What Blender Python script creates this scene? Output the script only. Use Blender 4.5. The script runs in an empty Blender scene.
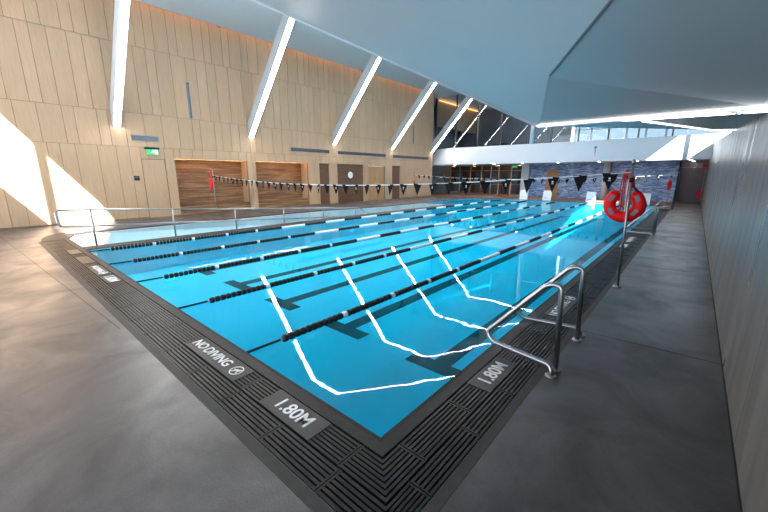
import bpy, math, random
from mathutils import Vector, Matrix
from mathutils.geometry import tessellate_polygon
random.seed(7)
SC = bpy.context.scene
COL = SC.collection

# ------------------------------------------------------------------ materials
def nodes_of(name):
    m = bpy.data.materials.new(name); m.use_nodes = True
    nt = m.node_tree
    return m, nt, nt.nodes, nt.links, nt.nodes['Principled BSDF']

def mat(name, col, rough=0.5, metal=0.0, noise=0.0, nscale=6.0, stretch=(1, 1, 1), bump=0.0, rvar=0.0, spec=0.5):
    m, nt, N, L, p = nodes_of(name)
    p.inputs['Base Color'].default_value = (*col, 1)
    p.inputs['Roughness'].default_value = rough
    p.inputs['Metallic'].default_value = metal
    p.inputs['Specular IOR Level'].default_value = spec
    if noise or bump or rvar:
        tc = N.new('ShaderNodeTexCoord'); mp = N.new('ShaderNodeMapping')
        mp.inputs['Scale'].default_value = stretch
        L.new(tc.outputs['Object'], mp.inputs['Vector'])
        nz = N.new('ShaderNodeTexNoise'); nz.inputs['Scale'].default_value = nscale
        nz.inputs['Detail'].default_value = 8; nz.inputs['Roughness'].default_value = 0.62
        L.new(mp.outputs['Vector'], nz.inputs['Vector'])
        if noise:
            r = N.new('ShaderNodeMapRange'); r.inputs['From Min'].default_value = .3; r.inputs['From Max'].default_value = .7
            r.inputs['To Min'].default_value = 1 - noise; r.inputs['To Max'].default_value = 1 + noise
            L.new(nz.outputs['Fac'], r.inputs['Value'])
            mx = N.new('ShaderNodeVectorMath'); mx.operation = 'SCALE'
            mx.inputs[0].default_value = col
            L.new(r.outputs['Result'], mx.inputs['Scale'])
            L.new(mx.outputs['Vector'], p.inputs['Base Color'])
        if rvar:
            r = N.new('ShaderNodeMapRange'); r.inputs['From Min'].default_value = .3; r.inputs['From Max'].default_value = .7
            r.inputs['To Min'].default_value = max(.05, rough - rvar); r.inputs['To Max'].default_value = rough + rvar
            L.new(nz.outputs['Fac'], r.inputs['Value']); L.new(r.outputs['Result'], p.inputs['Roughness'])
        if bump:
            b = N.new('ShaderNodeBump'); b.inputs['Strength'].default_value = bump; b.inputs['Distance'].default_value = .02
            L.new(nz.outputs['Fac'], b.inputs['Height']); L.new(b.outputs['Normal'], p.inputs['Normal'])
    return m

def emis(name, col, s):
    m, nt, N, L, p = nodes_of(name)
    p.inputs['Base Color'].default_value = (col[0] * .6, col[1] * .6, col[2] * .6, 1)
    p.inputs['Emission Color'].default_value = (*col, 1)
    p.inputs['Emission Strength'].default_value = s
    return m

def wood_panels():
    m, nt, N, L, p = nodes_of('pale_ply')
    tc = N.new('ShaderNodeTexCoord'); g = N.new('ShaderNodeNewGeometry')
    off = N.new('ShaderNodeVectorMath'); off.operation = 'SCALE'; off.inputs[0].default_value = (37, 51, 23)
    L.new(g.outputs['Random Per Island'], off.inputs['Scale'])
    ad = N.new('ShaderNodeVectorMath'); ad.operation = 'ADD'
    L.new(tc.outputs['Object'], ad.inputs[0]); L.new(off.outputs['Vector'], ad.inputs[1])
    mp = N.new('ShaderNodeMapping'); mp.inputs['Scale'].default_value = (14, 14, .9)
    L.new(ad.outputs['Vector'], mp.inputs['Vector'])
    nz = N.new('ShaderNodeTexNoise'); nz.inputs['Scale'].default_value = 1.6; nz.inputs['Detail'].default_value = 6
    nz.inputs['Distortion'].default_value = .5
    L.new(mp.outputs['Vector'], nz.inputs['Vector'])
    cr = N.new('ShaderNodeValToRGB')
    cr.color_ramp.elements[0].position = .3; cr.color_ramp.elements[0].color = (.36, .237, .141, 1)
    cr.color_ramp.elements[1].position = .7; cr.color_ramp.elements[1].color = (.425, .29, .18, 1)
    L.new(nz.outputs['Fac'], cr.inputs['Fac'])
    hs = N.new('ShaderNodeHueSaturation')
    r = N.new('ShaderNodeMapRange'); r.inputs['To Min'].default_value = .94; r.inputs['To Max'].default_value = 1.04
    L.new(g.outputs['Random Per Island'], r.inputs['Value']); L.new(r.outputs['Result'], hs.inputs['Value'])
    L.new(cr.outputs['Color'], hs.inputs['Color']); L.new(hs.outputs['Color'], p.inputs['Base Color'])
    p.inputs['Roughness'].default_value = .5
    return m

def lam_wood():
    m, nt, N, L, p = nodes_of('dark_laminated_wood')
    tc = N.new('ShaderNodeTexCoord'); mp = N.new('ShaderNodeMapping'); mp.inputs['Scale'].default_value = (.5, .5, 13)
    L.new(tc.outputs['Object'], mp.inputs['Vector'])
    nz = N.new('ShaderNodeTexNoise'); nz.inputs['Scale'].default_value = 1.3; nz.inputs['Detail'].default_value = 7; nz.inputs['Roughness'].default_value = .7
    L.new(mp.outputs['Vector'], nz.inputs['Vector'])
    cr = N.new('ShaderNodeValToRGB'); e = cr.color_ramp.elements
    e[0].position = .32; e[0].color = (.05, .022, .009, 1); e[1].position = .68; e[1].color = (.36, .22, .11, 1)
    k = e.new(.5); k.color = (.17, .085, .037, 1)
    L.new(nz.outputs['Fac'], cr.inputs['Fac']); L.new(cr.outputs['Color'], p.inputs['Base Color'])
    p.inputs['Roughness'].default_value = .5
    return m

def stone_mosaic():
    m, nt, N, L, p = nodes_of('blue_stone')
    tc = N.new('ShaderNodeTexCoord'); mp = N.new('ShaderNodeMapping'); mp.inputs['Scale'].default_value = (1.3, 1.3, 6)
    L.new(tc.outputs['Object'], mp.inputs['Vector'])
    nz = N.new('ShaderNodeTexNoise'); nz.inputs['Scale'].default_value = 1.5; nz.inputs['Detail'].default_value = 9; nz.inputs['Roughness'].default_value = .75
    nz.inputs['Distortion'].default_value = .8
    L.new(mp.outputs['Vector'], nz.inputs['Vector'])
    cr = N.new('ShaderNodeValToRGB'); e = cr.color_ramp.elements
    e[0].position = .36; e[0].color = (.025, .06, .19, 1); e[1].position = .66; e[1].color = (.62, .76, .95, 1)
    k = e.new(.5); k.color = (.14, .25, .50, 1)
    L.new(nz.outputs['Fac'], cr.inputs['Fac']); L.new(cr.outputs['Color'], p.inputs['Base Color'])
    p.inputs['Roughness'].default_value = .4
    return m

def water_mat(name, tint, ior=1.33, bump=.02):
    m, nt, N, L, p = nodes_of(name)
    N.remove(p); out = N['Material Output']
    tr = N.new('ShaderNodeBsdfTransparent'); tr.inputs['Color'].default_value = (*tint, 1)
    gl = N.new('ShaderNodeBsdfGlossy'); gl.inputs['Roughness'].default_value = .0
    fr = N.new('ShaderNodeFresnel'); fr.inputs['IOR'].default_value = ior
    mx = N.new('ShaderNodeMixShader')
    tc = N.new('ShaderNodeTexCoord')
    nz = N.new('ShaderNodeTexNoise'); nz.inputs['Scale'].default_value = 1.1; nz.inputs['Detail'].default_value = 3
    L.new(tc.outputs['Object'], nz.inputs['Vector'])
    b = N.new('ShaderNodeBump'); b.inputs['Strength'].default_value = bump; b.inputs['Distance'].default_value = .05
    L.new(nz.outputs['Fac'], b.inputs['Height'])
    L.new(b.outputs['Normal'], gl.inputs['Normal'])
    sc = N.new('ShaderNodeMath'); sc.operation = 'MULTIPLY'; sc.inputs[1].default_value = .72
    L.new(fr.outputs['Fac'], sc.inputs[0]); L.new(sc.outputs[0], mx.inputs['Fac']); L.new(tr.outputs[0], mx.inputs[1]); L.new(gl.outputs[0], mx.inputs[2])
    L.new(mx.outputs[0], out.inputs['Surface'])
    return m

def glass_mat(name, tint, ior):
    m, nt, N, L, p = nodes_of(name)
    N.remove(p); out = N['Material Output']
    tr = N.new('ShaderNodeBsdfTransparent'); tr.inputs['Color'].default_value = (*tint, 1)
    gl = N.new('ShaderNodeBsdfGlossy'); gl.inputs['Roughness'].default_value = .0
    fr = N.new('ShaderNodeFresnel'); fr.inputs['IOR'].default_value = ior
    mx = N.new('ShaderNodeMixShader')
    L.new(fr.outputs['Fac'], mx.inputs['Fac']); L.new(tr.outputs[0], mx.inputs[1]); L.new(gl.outputs[0], mx.inputs[2])
    L.new(mx.outputs[0], out.inputs['Surface'])
    return m

def deck_mat():
    m, nt, N, L, p = nodes_of('polished_concrete')
    tc = N.new('ShaderNodeTexCoord')
    n1 = N.new('ShaderNodeTexNoise'); n1.inputs['Scale'].default_value = 1.25; n1.inputs['Detail'].default_value = 10; n1.inputs['Roughness'].default_value = .62; n1.inputs['Distortion'].default_value = .6
    n2 = N.new('ShaderNodeTexNoise'); n2.inputs['Scale'].default_value = 60; n2.inputs['Detail'].default_value = 4
    L.new(tc.outputs['Object'], n1.inputs['Vector']); L.new(tc.outputs['Object'], n2.inputs['Vector'])
    cr = N.new('ShaderNodeValToRGB'); e = cr.color_ramp.elements
    e[0].position = .3; e[0].color = (.017, .0150, .0160, 1); e[1].position = .72; e[1].color = (.092, .086, .092, 1)
    L.new(n1.outputs['Fac'], cr.inputs['Fac'])
    hs = N.new('ShaderNodeHueSaturation')
    r2 = N.new('ShaderNodeMapRange'); r2.inputs['To Min'].default_value = .75; r2.inputs['To Max'].default_value = 1.25
    L.new(n2.outputs['Fac'], r2.inputs['Value']); L.new(r2.outputs['Result'], hs.inputs['Value'])
    L.new(cr.outputs['Color'], hs.inputs['Color']); L.new(hs.outputs['Color'], p.inputs['Base Color'])
    r = N.new('ShaderNodeMapRange'); r.inputs['From Min'].default_value = .3; r.inputs['From Max'].default_value = .7
    r.inputs['To Min'].default_value = .46; r.inputs['To Max'].default_value = .31
    L.new(n1.outputs['Fac'], r.inputs['Value']); L.new(r.outputs['Result'], p.inputs['Roughness']); p.inputs['Specular IOR Level'].default_value = .5
    b = N.new('ShaderNodeBump'); b.inputs['Strength'].default_value = .12; b.inputs['Distance'].default_value = .01
    L.new(n2.outputs['Fac'], b.inputs['Height']); L.new(b.outputs['Normal'], p.inputs['Normal'])
    return m

def conc_wall_mat():
    m, nt, N, L, p = nodes_of('board_marked_concrete')
    tc = N.new('ShaderNodeTexCoord'); mp = N.new('ShaderNodeMapping'); mp.inputs['Scale'].default_value = (2.2, 2.2, .35)
    L.new(tc.outputs['Object'], mp.inputs['Vector'])
    n1 = N.new('ShaderNodeTexNoise'); n1.inputs['Scale'].default_value = 1.1; n1.inputs['Detail'].default_value = 8; n1.inputs['Roughness'].default_value = .52; n1.inputs['Distortion'].default_value = .5
    L.new(mp.outputs['Vector'], n1.inputs['Vector'])
    cr = N.new('ShaderNodeValToRGB'); e = cr.color_ramp.elements
    e[0].position = .28; e[0].color = (.088, .079, .071, 1); e[1].position = .72; e[1].color = (.135, .124, .114, 1)
    L.new(n1.outputs['Fac'], cr.inputs['Fac']); L.new(cr.outputs['Color'], p.inputs['Base Color'])
    r = N.new('ShaderNodeMapRange'); r.inputs['From Min'].default_value = .3; r.inputs['From Max'].default_value = .7
    r.inputs['To Min'].default_value = .42; r.inputs['To Max'].default_value = .24
    L.new(n1.outputs['Fac'], r.inputs['Value']); L.new(r.outputs['Result'], p.inputs['Roughness'])
    return m

M = dict(
    ply=wood_panels(), lam=lam_wood(), stone=stone_mosaic(), deck=deck_mat(), concwall=conc_wall_mat(),
    backing=mat('joint_backing', (.16, .11, .07), .8),
    plydoor=mat('ply_door', (.40, .27, .165), .45, noise=.08, nscale=2, stretch=(10, 10, .8)),
    lamdark=mat('dark_panel_wood', (.10, .046, .022), .5, noise=.45, nscale=1.3, stretch=(.5, .5, 13)),
    orangedoor=mat('orange_ply_door', (.34, .19, .085), .45, noise=.08, nscale=2, stretch=(10, 10, .8)),
    darkwood=mat('lobby_wood', (.10, .055, .028), .5, noise=.2, nscale=2, stretch=(8, 8, 1)),
    warmwood=mat('warm_wood', (.40, .20, .08), .45, noise=.2, nscale=2, stretch=(1, 1, 8)),
    plycol=mat('ply_pilaster', (.37, .26, .162), .5, noise=.1, nscale=2, stretch=(10, 10, .8)),
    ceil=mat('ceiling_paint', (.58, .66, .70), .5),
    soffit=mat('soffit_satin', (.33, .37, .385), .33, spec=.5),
    beamwhite=mat('beam_casing', (.42, .45, .49), .5),
    white=mat('white_paint', (.70, .72, .76), .45),
    fascia=mat('white_fascia', (.50, .53, .58), .4),
    tile=mat('pool_tile', (.5, .93, .99), .5, noise=.02, nscale=2),
    ramptile=mat('pale_ramp_tile', (.86, .90, .92), .5),
    black=mat('black_plastic', (.008, .008, .010), .42, spec=.25),
    lane=mat('lane_mark_tile', (.014, .011, .011), .5),
    grate=mat('grate_plastic', (.008, .0075, .0075), .45, spec=.25),
    pit=mat('gutter_dark', (.006, .006, .006), .8),
    coping=mat('charcoal_coping', (.020, .018, .018), .55, spec=.22, noise=.15, nscale=14),
    border=mat('concrete_border', (.036, .033, .032), .6, spec=.25, noise=.18, nscale=10),
    steel=mat('brushed_steel', (.33, .33, .34), .3, metal=1.0),
    steel_dk=mat('dull_steel', (.28, .28, .29), .38, metal=1.0),
    alu=mat('grey_aluminium', (.20, .23, .27), .4, metal=.3),
    red=mat('red_vinyl', (.75, .005, .008), .5, spec=.2),
    redcord=mat('red_cord', (.45, .012, .02), .6),
    greypatch=mat('grey_reflective', (.07, .075, .085), .4),
    fabric=mat('black_flag_cloth', (.006, .007, .010), .85, spec=.15),
    plate=mat('sign_plate', (.016, .0145, .015), .42, spec=.3),
    ink=mat('white_lettering', (.75, .75, .75), .5),
    floatw=mat('white_float', (.80, .82, .83), .35),
    cord=mat('pale_rope', (.66, .72, .76), .6),
    blue=mat('blue_mark', (.05, .16, .42), .45),
    bluebright=mat('bright_blue', (.04, .17, .38), .4),
    darkpanel=mat('dark_door', (.065, .048, .062), .5),
    brown=mat('warm_lit_red_brown', (.25, .125, .085), .5, noise=.15, nscale=5),  # warm light reflected by the deck, put into the floor colour
    frame=mat('dark_frame', (.03, .034, .04), .4),
    palecol=mat('pale_column', (.52, .60, .66), .45),
    vent=mat('vent_grey', (.055, .07, .095), .5),
    gint=mat('gallery_grey', (.30, .34, .38), .6),
    gdark=mat('gallery_dark', (.13, .15, .18), .6),
    gred=mat('gallery_maroon', (.12, .04, .05), .6),
    green=emis('green_sign', (.01, .55, .16), .55),
    signwhite=emis('sign_white', (1, 1, 1), .8),
    led=emis('led_white', (1.0, .97, .95), 42.0),
    ledsoft=emis('led_soft', (1.0, .93, .89), 3.6),
    ledwarm=emis('led_warm', (1.0, .42, .15), 3.0),
    lednic=emis('led_niche', (1.0, .5, .15), 15.0),
    down=emis('downlight', (1.0, .9, .8), 90.0),
    warmroom=emis('warm_lamp', (1.0, .62, .3), 6.0),
    water=water_mat('pool_water', (.06, .79, .98), bump=.05),
    rampwater=water_mat('ramp_water', (.66, .90, .98)),
    glass=glass_mat('gallery_glass', (.82, .90, .93), 1.42),
    skydim=glass_mat('sky_dimming_glass', (.105, .125, .135), 1.3),  # dark tint added to tone down the bright sky behind
    clere=glass_mat('clerestory_glass', (.88, .92, .93), 1.3),
    glassclear=glass_mat('shop_glass', (.85, .88, .88), 1.45),
)

# ------------------------------------------------------------------ mesh building
class MB:
    def __init__(s): s.v = []; s.f = []; s.smooth = []
    def add(s, vs, fs, smooth=False):
        o = len(s.v); s.v += [tuple(v) for v in vs]
        for f in fs: s.f.append([o + i for i in f]); s.smooth.append(smooth)
        return s
    def box(s, x0, x1, y0, y1, z0, z1):
        x0, x1 = min(x0, x1), max(x0, x1); y0, y1 = min(y0, y1), max(y0, y1); z0, z1 = min(z0, z1), max(z0, z1)
        vs = [(x0, y0, z0), (x1, y0, z0), (x1, y1, z0), (x0, y1, z0), (x0, y0, z1), (x1, y0, z1), (x1, y1, z1), (x0, y1, z1)]
        return s.add(vs, [(0, 3, 2, 1), (4, 5, 6, 7), (0, 1, 5, 4), (1, 2, 6, 5), (2, 3, 7, 6), (3, 0, 4, 7)])
    def bar(s, a, b, side, w, h):
        """box along a-b; w along 'side', h along the third axis, centred"""
        a, b = Vector(a), Vector(b); d = (b - a).normalized(); u = Vector(side).normalized(); n = d.cross(u).normalized()
        vs = []
        for p in (a, b):
            for (i, j) in ((-1, -1), (1, -1), (1, 1), (-1, 1)): vs.append(p + u * (w / 2 * i) + n * (h / 2 * j))
        return s.add(vs, [(0, 1, 2, 3), (7, 6, 5, 4), (0, 4, 5, 1), (1, 5, 6, 2), (2, 6, 7, 3), (3, 7, 4, 0)])
    def tube(s, pts, r, n=10, closed=False):
        pts = [Vector(p) for p in pts]; k = len(pts); rings = []
        rr = r if isinstance(r, (list, tuple)) else [r] * k
        up = None; o = []
        for i, p in enumerate(pts):
            if closed: t = (pts[(i + 1) % k] - pts[i - 1]).normalized()
            elif i == 0: t = (pts[1] - p).normalized()
            elif i == k - 1: t = (p - pts[-2]).normalized()
            else: t = ((pts[i + 1] - p).normalized() + (p - pts[i - 1]).normalized()).normalized()
            if up is None:
                up = Vector((0, 0, 1)) if abs(t.z) < .9 else Vector((1, 0, 0))
            u = (up - t * up.dot(t)).normalized(); w = t.cross(u); up = u
            o += [p + (u * math.cos(2 * math.pi * j / n) + w * math.sin(2 * math.pi * j / n)) * rr[i] for j in range(n)]
        fs = []
        for i in range(k if closed else k - 1):
            a = i * n; b = ((i + 1) % k) * n
            for j in range(n): fs.append((a + j, a + (j + 1) % n, b + (j + 1) % n, b + j))
        base = len(s.v); s.add(o, fs, True)
        if not closed:
            s.f.append([base + j for j in range(n)][::-1]); s.smooth.append(False)
            s.f.append([base + (k - 1) * n + j for j in range(n)]); s.smooth.append(False)
        return s
    def lathe(s, prof, axis_o, axis='Z', n=16):
        """prof: [(r, h)] about an axis through axis_o"""
        ox, oy, oz = axis_o; vs = []
        for r, h in prof:
            for j in range(n):
                c, q = math.cos(2 * math.pi * j / n) * r, math.sin(2 * math.pi * j / n) * r
                vs.append((ox + c, oy + q, oz + h) if axis == 'Z' else (ox + q, oy + h, oz + c) if axis == 'Y' else (ox + h, oy + c, oz + q))
        fs = []
        for i in range(len(prof) - 1):
            for j in range(n): fs.append((i * n + j, i * n + (j + 1) % n, (i + 1) * n + (j + 1) % n, (i + 1) * n + j))
        b = len(s.v); s.add(vs, fs, True)
        if prof[0][0] > 1e-5: s.f.append([b + j for j in range(n)][::-1]); s.smooth.append(False)
        if prof[-1][0] > 1e-5: s.f.append([b + (len(prof) - 1) * n + j for j in range(n)]); s.smooth.append(False)
        return s
    def poly(s, loops, z, zf=None, flip=False):
        """flat polygon with holes"""
        ls = [[Vector((x, y, 0)) for x, y in l] for l in loops]
        tris = tessellate_polygon(ls); flat = [p for l in ls for p in l]
        vs = [(p.x, p.y, z if zf is None else zf(p.x, p.y)) for p in flat]; fs = []
        for t in tris:
            a, b, c = (Vector(vs[i]) for i in t)
            up = (b - a).cross(c - a).z > 0
            fs.append(tuple(t) if up != flip else tuple(reversed(t)))
        return s.add(vs, fs)
    def prism(s, loop, z0, z1):
        n = len(loop); s.poly([loop], z1); s.poly([loop], z0, flip=True)
        vs = [(x, y, z0) for x, y in loop] + [(x, y, z1) for x, y in loop]
        return s.add(vs, [(i, (i + 1) % n, n + (i + 1) % n, n + i) for i in range(n)])
    def build(s, name, m, parent=None, bevel=0):
        me = bpy.data.meshes.new(name); me.from_pydata(s.v, [], s.f)
        me.polygons.foreach_set('use_smooth', s.smooth); me.update()
        me.materials.append(M[m] if isinstance(m, str) else m)
        o = bpy.data.objects.new(name, me); COL.objects.link(o)
        if parent: o.parent = parent
        if bevel:
            b = o.modifiers.new('bevel', 'BEVEL'); b.width = bevel; b.segments = 2; b.limit_method = 'ANGLE'
        return o

def tag(o, label, cat, group=None, kind=None):
    o['label'] = label; o['category'] = cat
    if group: o['group'] = group
    if kind: o['kind'] = kind
    return o
def thing(name, label, cat, loc=(0, 0, 0), rz=0, group=None):
    o = bpy.data.objects.new(name, None); COL.objects.link(o); o.location = loc; o.rotation_euler = (0, 0, rz)
    o.empty_display_size = .1
    return tag(o, label, cat, group)
def struct(mb, name, m, parent=None):
    o = mb.build(name, m, parent)
    if not parent: o['kind'] = 'structure'
    return o
def dup(root, loc, rz, label, group=None):
    r = root.copy(); COL.objects.link(r); r.location = loc; r.rotation_euler = (0, 0, rz); r['label'] = label
    if group: r['group'] = group
    for ch in list(root.children):
        c = ch.copy(); COL.objects.link(c); c.parent = r
        for g in list(ch.children):
            d = g.copy(); COL.objects.link(d); d.parent = c
    return r
ORD = ['first', 'second', 'third', 'fourth', 'fifth', 'sixth', 'seventh', 'eighth', 'ninth', 'tenth', 'eleventh', 'twelfth', 'thirteenth',
       'fourteenth', 'fifteenth', 'sixteenth', 'seventeenth', 'eighteenth', 'nineteenth']
TENS = {2: ('twentieth', 'twenty'), 3: ('thirtieth', 'thirty'), 4: ('fortieth', 'forty')}
def nth(i):
    n = i + 1
    if n <= 19: return ORD[n - 1]
    a, b = divmod(n, 10)
    return TENS[a][0] if b == 0 else TENS[a][1] + '-' + ORD[b - 1]

def text_mesh(name, body, size, m, parent, loc, xdir, ydir, shear=0.0, bold=.0):
    cu = bpy.data.curves.new(name, 'FONT'); cu.body = body; cu.size = size; cu.extrude = .0012; cu.offset = bold * .9; cu.shear = shear
    cu.align_x = 'CENTER'; cu.align_y = 'CENTER'
    t = bpy.data.objects.new(name, cu); COL.objects.link(t)
    me = bpy.data.meshes.new_from_object(t.evaluated_get(bpy.context.evaluated_depsgraph_get()))
    bpy.data.objects.remove(t); me.name = name
    me.materials.clear(); me.materials.append(M[m])
    o = bpy.data.objects.new(name, me); COL.objects.link(o)
    X = Vector(xdir).normalized(); Y = Vector(ydir).normalized(); Z = X.cross(Y)
    o.matrix_world = Matrix(((X.x, Y.x, Z.x, loc[0]), (X.y, Y.y, Z.y, loc[1]), (X.z, Y.z, Z.z, loc[2]), (0, 0, 0, 1)))
    if parent: o.parent = parent
    return o

# ------------------------------------------------------------------ key dimensions
LW, RW = -18.66, 0.49            # left and right wall faces
NY, FY, GY = -1.5, 33.4, 29.5    # near wall, far wall, gallery front
PX, PY, PF = -1.5, 1.69, 28.4    # pool right edge, near edge, far edge
CI, CO = -11.85, -12.4           # curb between pool and ramp
WZ = -0.03
arc = [(-12.0 - 2.3 * math.sin(t), 26.1 + 2.3 * math.cos(t)) for t in [i * math.pi / 2 / 8 for i in range(9)]]   # far left corner
far_left = arc + [(-14.3, 20.6)]
ramp_out = [(-14.3, 20.6), (-14.45, 16.5), (-14.8, 14.3), (-15.25, 12.6), (-15.38, 10), (-15.4, 2.5), (-15.1, 1.95)]

# ------------------------------------------------------------------ floor
hole = [(-0.93, 1.07), (-0.93, 28.75), (-12.0, 28.75)]
hole += [(-12.0 - 2.65 * math.sin(t), 26.1 + 2.65 * math.cos(t)) for t in [i * math.pi / 2 / 8 for i in range(1, 9)]]
hole += [(-14.65, 20.6), (-14.8, 16.6), (-15.1, 14.5), (-15.6, 12.7), (-15.7, 10), (-15.75, 2.3), (-16.05, 1.72), (-15.6, 1.38), (-15.0, 1.16), (-14.3, 1.07)]
fl = MB().poly([[(LW - .1, NY), (RW + .1, NY), (RW + .1, 29.2), (LW - 1.5, 29.2), (LW - 1.5, 28.3), (LW - .1, 28.3)], hole], 0)
# niche floors and ground below
struct(fl, 'floor', 'deck')
struct(MB().box(-22.5, -1.0, 29.2, 38, -.1, 0).box(-1.0, RW + .1, 33.0, 34.6, -.1, 0.0), 'floor_far', 'brown')
struct(MB().box(-1.0, RW + .1, 29.2, 33.0, -.1, 0), 'floor_right', 'deck')
jt = MB()
for a, b in (((-18.6, .2), (-5.3, .93)), ((-.85, 9.2), (.49, 9.25)), ((-.85, 4.75), (.49, 4.8)), ((-.85, 14.3), (.49, 14.35)), ((-.85, 20), (.49, 20.05))):
    jt.bar((a[0], a[1], .0005), (b[0], b[1], .0005), (0, 1, 0), .008, .002)
struct(jt, 'trim_1', 'coping')

# gutter pit, coping, borders
struct(MB().poly([hole, [(PX, PY)] + [(PX, PF)] + far_left + ramp_out[1:] + [(CO, 1.95), (CI, PY)]], -.05), 'trim_2', 'pit')
cw = .13
struct(MB().box(PX, PX + cw, PY - cw, PF + .1, -.3, 0).box(CI - .4, PX, PY - cw, PY, -.3, 0).box(-14.6, CI - .4, PY - cw, PY, -.3, 0), 'trim_3', 'coping')
lip = MB().box(PX - .012, PX, PY, PF, -.3, -.012).box(CI, PX, PY, PY + .012, -.3, -.012)
lip.box(PX, PX + .028, PY - .028, PF, -.2, .0015).box(CI - .4, PX, PY - .028, PY, -.2, .0015)
struct(lip, 'trim_4', 'pit')
struct(MB().box(-.93, -.85, .985, 28.75, -.1, .002).box(-14.3, -.93, .985, 1.065, -.1, .002), 'trim_5', 'border')
# rounded nose where the gutter turns at the ramp entry
nose = [(-14.3, 1.045), (-15.0, 1.13), (-15.62, 1.35), (-16.1, 1.71), (-15.78, 1.92), (-15.2, 1.93), (-14.6, 1.72), (-14.6, 1.56), (-14.3, 1.56)]
struct(MB().prism(nose, -.1, .003), 'trim_6', 'coping')
# curb between pool and ramp, and dark edging round the ramp and far side
cb = MB().box(CO, CI, 1.69, 20.6, -.02, .0).box(CO + .02, CI - .02, 1.7, 20.58, -.9, -.02)
struct(cb, 'trim_7', 'coping')
edge_in = list(reversed(ramp_out)); edge_in = [(-15.1, 1.95), (-15.4, 2.5), (-15.38, 10), (-15.25, 12.6), (-14.8, 14.3), (-14.45, 16.5), (-14.3, 20.6)] + list(reversed(arc)) + [(PX, 28.4)]
edge_out = [(-15.75, 1.9), (-15.75, 2.3), (-15.7, 10), (-15.6, 12.7), (-15.1, 14.5), (-14.8, 16.6), (-14.65, 20.6)] + [(-12.0 - 2.65 * math.sin(t), 26.1 + 2.65 * math.cos(t)) for t in [i * math.pi / 2 / 8 for i in range(8, -1, -1)]] + [(-.93, 28.75)]
eg = MB()
for i in range(len(edge_in) - 1):
    a, b, c, d = edge_in[i], edge_in[i + 1], edge_out[i + 1], edge_out[i]
    eg.add([(*a, 0), (*b, 0), (*c, 0), (*d, 0), (*a, -.02), (*b, -.02)], [(0, 1, 2, 3), (0, 4, 5, 1)])
struct(eg, 'trim_8', 'coping')

# basin
main = [(PX, PY), (PX, PF)] + arc + [(-14.3, 20.6), (CI, 20.6), (CI, PY)]
bs = MB().poly([main], -.85)
for i in range(len(main)):
    a, b = main[i], main[(i + 1) % len(main)]
    if a == (-14.3, 20.6): continue
    bs.add([(*a, -.02), (*b, -.02), (*b, -.85), (*a, -.85)], [(0, 1, 2, 3)])
struct(bs, 'pool_floor', 'tile')
ramp = [(CO, 1.95), (CO, 20.6)] + ramp_out
rz = lambda x, y: -.035 - max(0, min(1, (y - 2.0) / 11.5)) * .62
rm = MB()
for i in range(24):
    y0, y1 = 1.7 + i * .8, 1.7 + (i + 1) * .8
    rm.add([(-15.8, y0, rz(0, y0)), (CO, y0, rz(0, y0)), (CO, y1, rz(0, y1)), (-15.8, y1, rz(0, y1))], [(0, 1, 2, 3)])
rm.add([(CO + .005, 1.9, -.02), (CO + .005, 20.6, -.02), (CO + .005, 20.6, -.8), (CO + .005, 1.9, -.8)], [(0, 1, 2, 3)])
rm.add([(CO + .005, 20.6, -.02), (-14.3, 20.6, -.035), (-14.3, 20.6, -.8), (CO + .005, 20.6, -.8)], [(0, 1, 2, 3)])
for a, c in zip(ramp_out, ramp_out[1:]): rm.add([(*a, -.02), (*c, -.02), (*c, -.8), (*a, -.8)], [(0, 1, 2, 3)])
struct(rm, 'ramp_floor', 'ramptile')
wm = MB().poly([main], WZ); w = wm.build('water', 'water'); w['kind'] = 'structure'
wr = MB().poly([ramp], WZ); w = wr.build('ramp_water', 'rampwater'); w['kind'] = 'structure'

# lane markings on the pool floor
lanes = [-2.48, -4.5, -6.52, -8.54, -10.56]
places = ['between right pool edge and first rope', 'between the first and second rope from the right', 'between the second and third rope from the right',
          'between the third and fourth rope from the right', 'in the lane beside the ramp curb']
for i, x in enumerate(lanes):
    b = MB().box(x - .14, x + .14, 4.2, 26.0, -.85, -.843).box(x - .5, x + .5, 3.92, 4.2, -.85, -.843).box(x - .5, x + .5, 26.0, 26.28, -.85, -.843)
    o = b.build('lane_marking', 'lane')
    tag(o, 'dark lane line on the bottom ' + places[i], 'lane marking', 'lane lines on the pool bottom')

# ------------------------------------------------------------------ grates
def grate_mesh(name, length, width, nb, parent=None):
    """runs along +x from 0, across +y"""
    b = MB(); e = .016; b.box(.004, .004 + e, .004, width - .004, -.04, 0); b.box(length - .004 - e, length - .004, .004, width - .004, -.04, 0)
    p = width / nb
    for k in range(nb): b.box(.004 + e, length - .004 - e, k * p + p * .18, k * p + p * .80, -.035, -.001)
    b.box(length / 2 - .006, length / 2 + .006, .004, width - .004, -.04, -.012)
    return b.build(name, 'grate')
L = .671
g1 = grate_mesh('drain_grate', L, .245, 7); g2 = grate_mesh('drain_grate', L, .225, 6)
g3 = grate_mesh('drain_grate', L, .245, 7); g4 = grate_mesh('drain_grate', L, .175, 5)
def run(src, n, locf, rz, phrase, group):
    for i in range(n):
        o = src if i == 0 else src.copy()
        if i: COL.objects.link(o)
        o.location = locf(i); o.rotation_euler = (0, 0, rz)
        tag(o, phrase % nth(i), 'drain grate', group)
run(g1, 19, lambda i: (-1.55 - L * (i + 1), 1.303, 0), 0, 'black drain grate beside the near coping, %s from the pool corner', 'grates beside the near coping')
run(g2, 19, lambda i: (-1.51 - L * (i + 1), 1.072, 0), 0, 'black drain grate of the row bordering the near deck, %s from the corner', 'grates bordering the near deck')
run(g3, 39, lambda i: (-1.115, 1.73 + L * i, 0), math.pi / 2, 'black drain grate beside the right coping, %s from the pool corner', 'grates beside the right coping')
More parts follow.
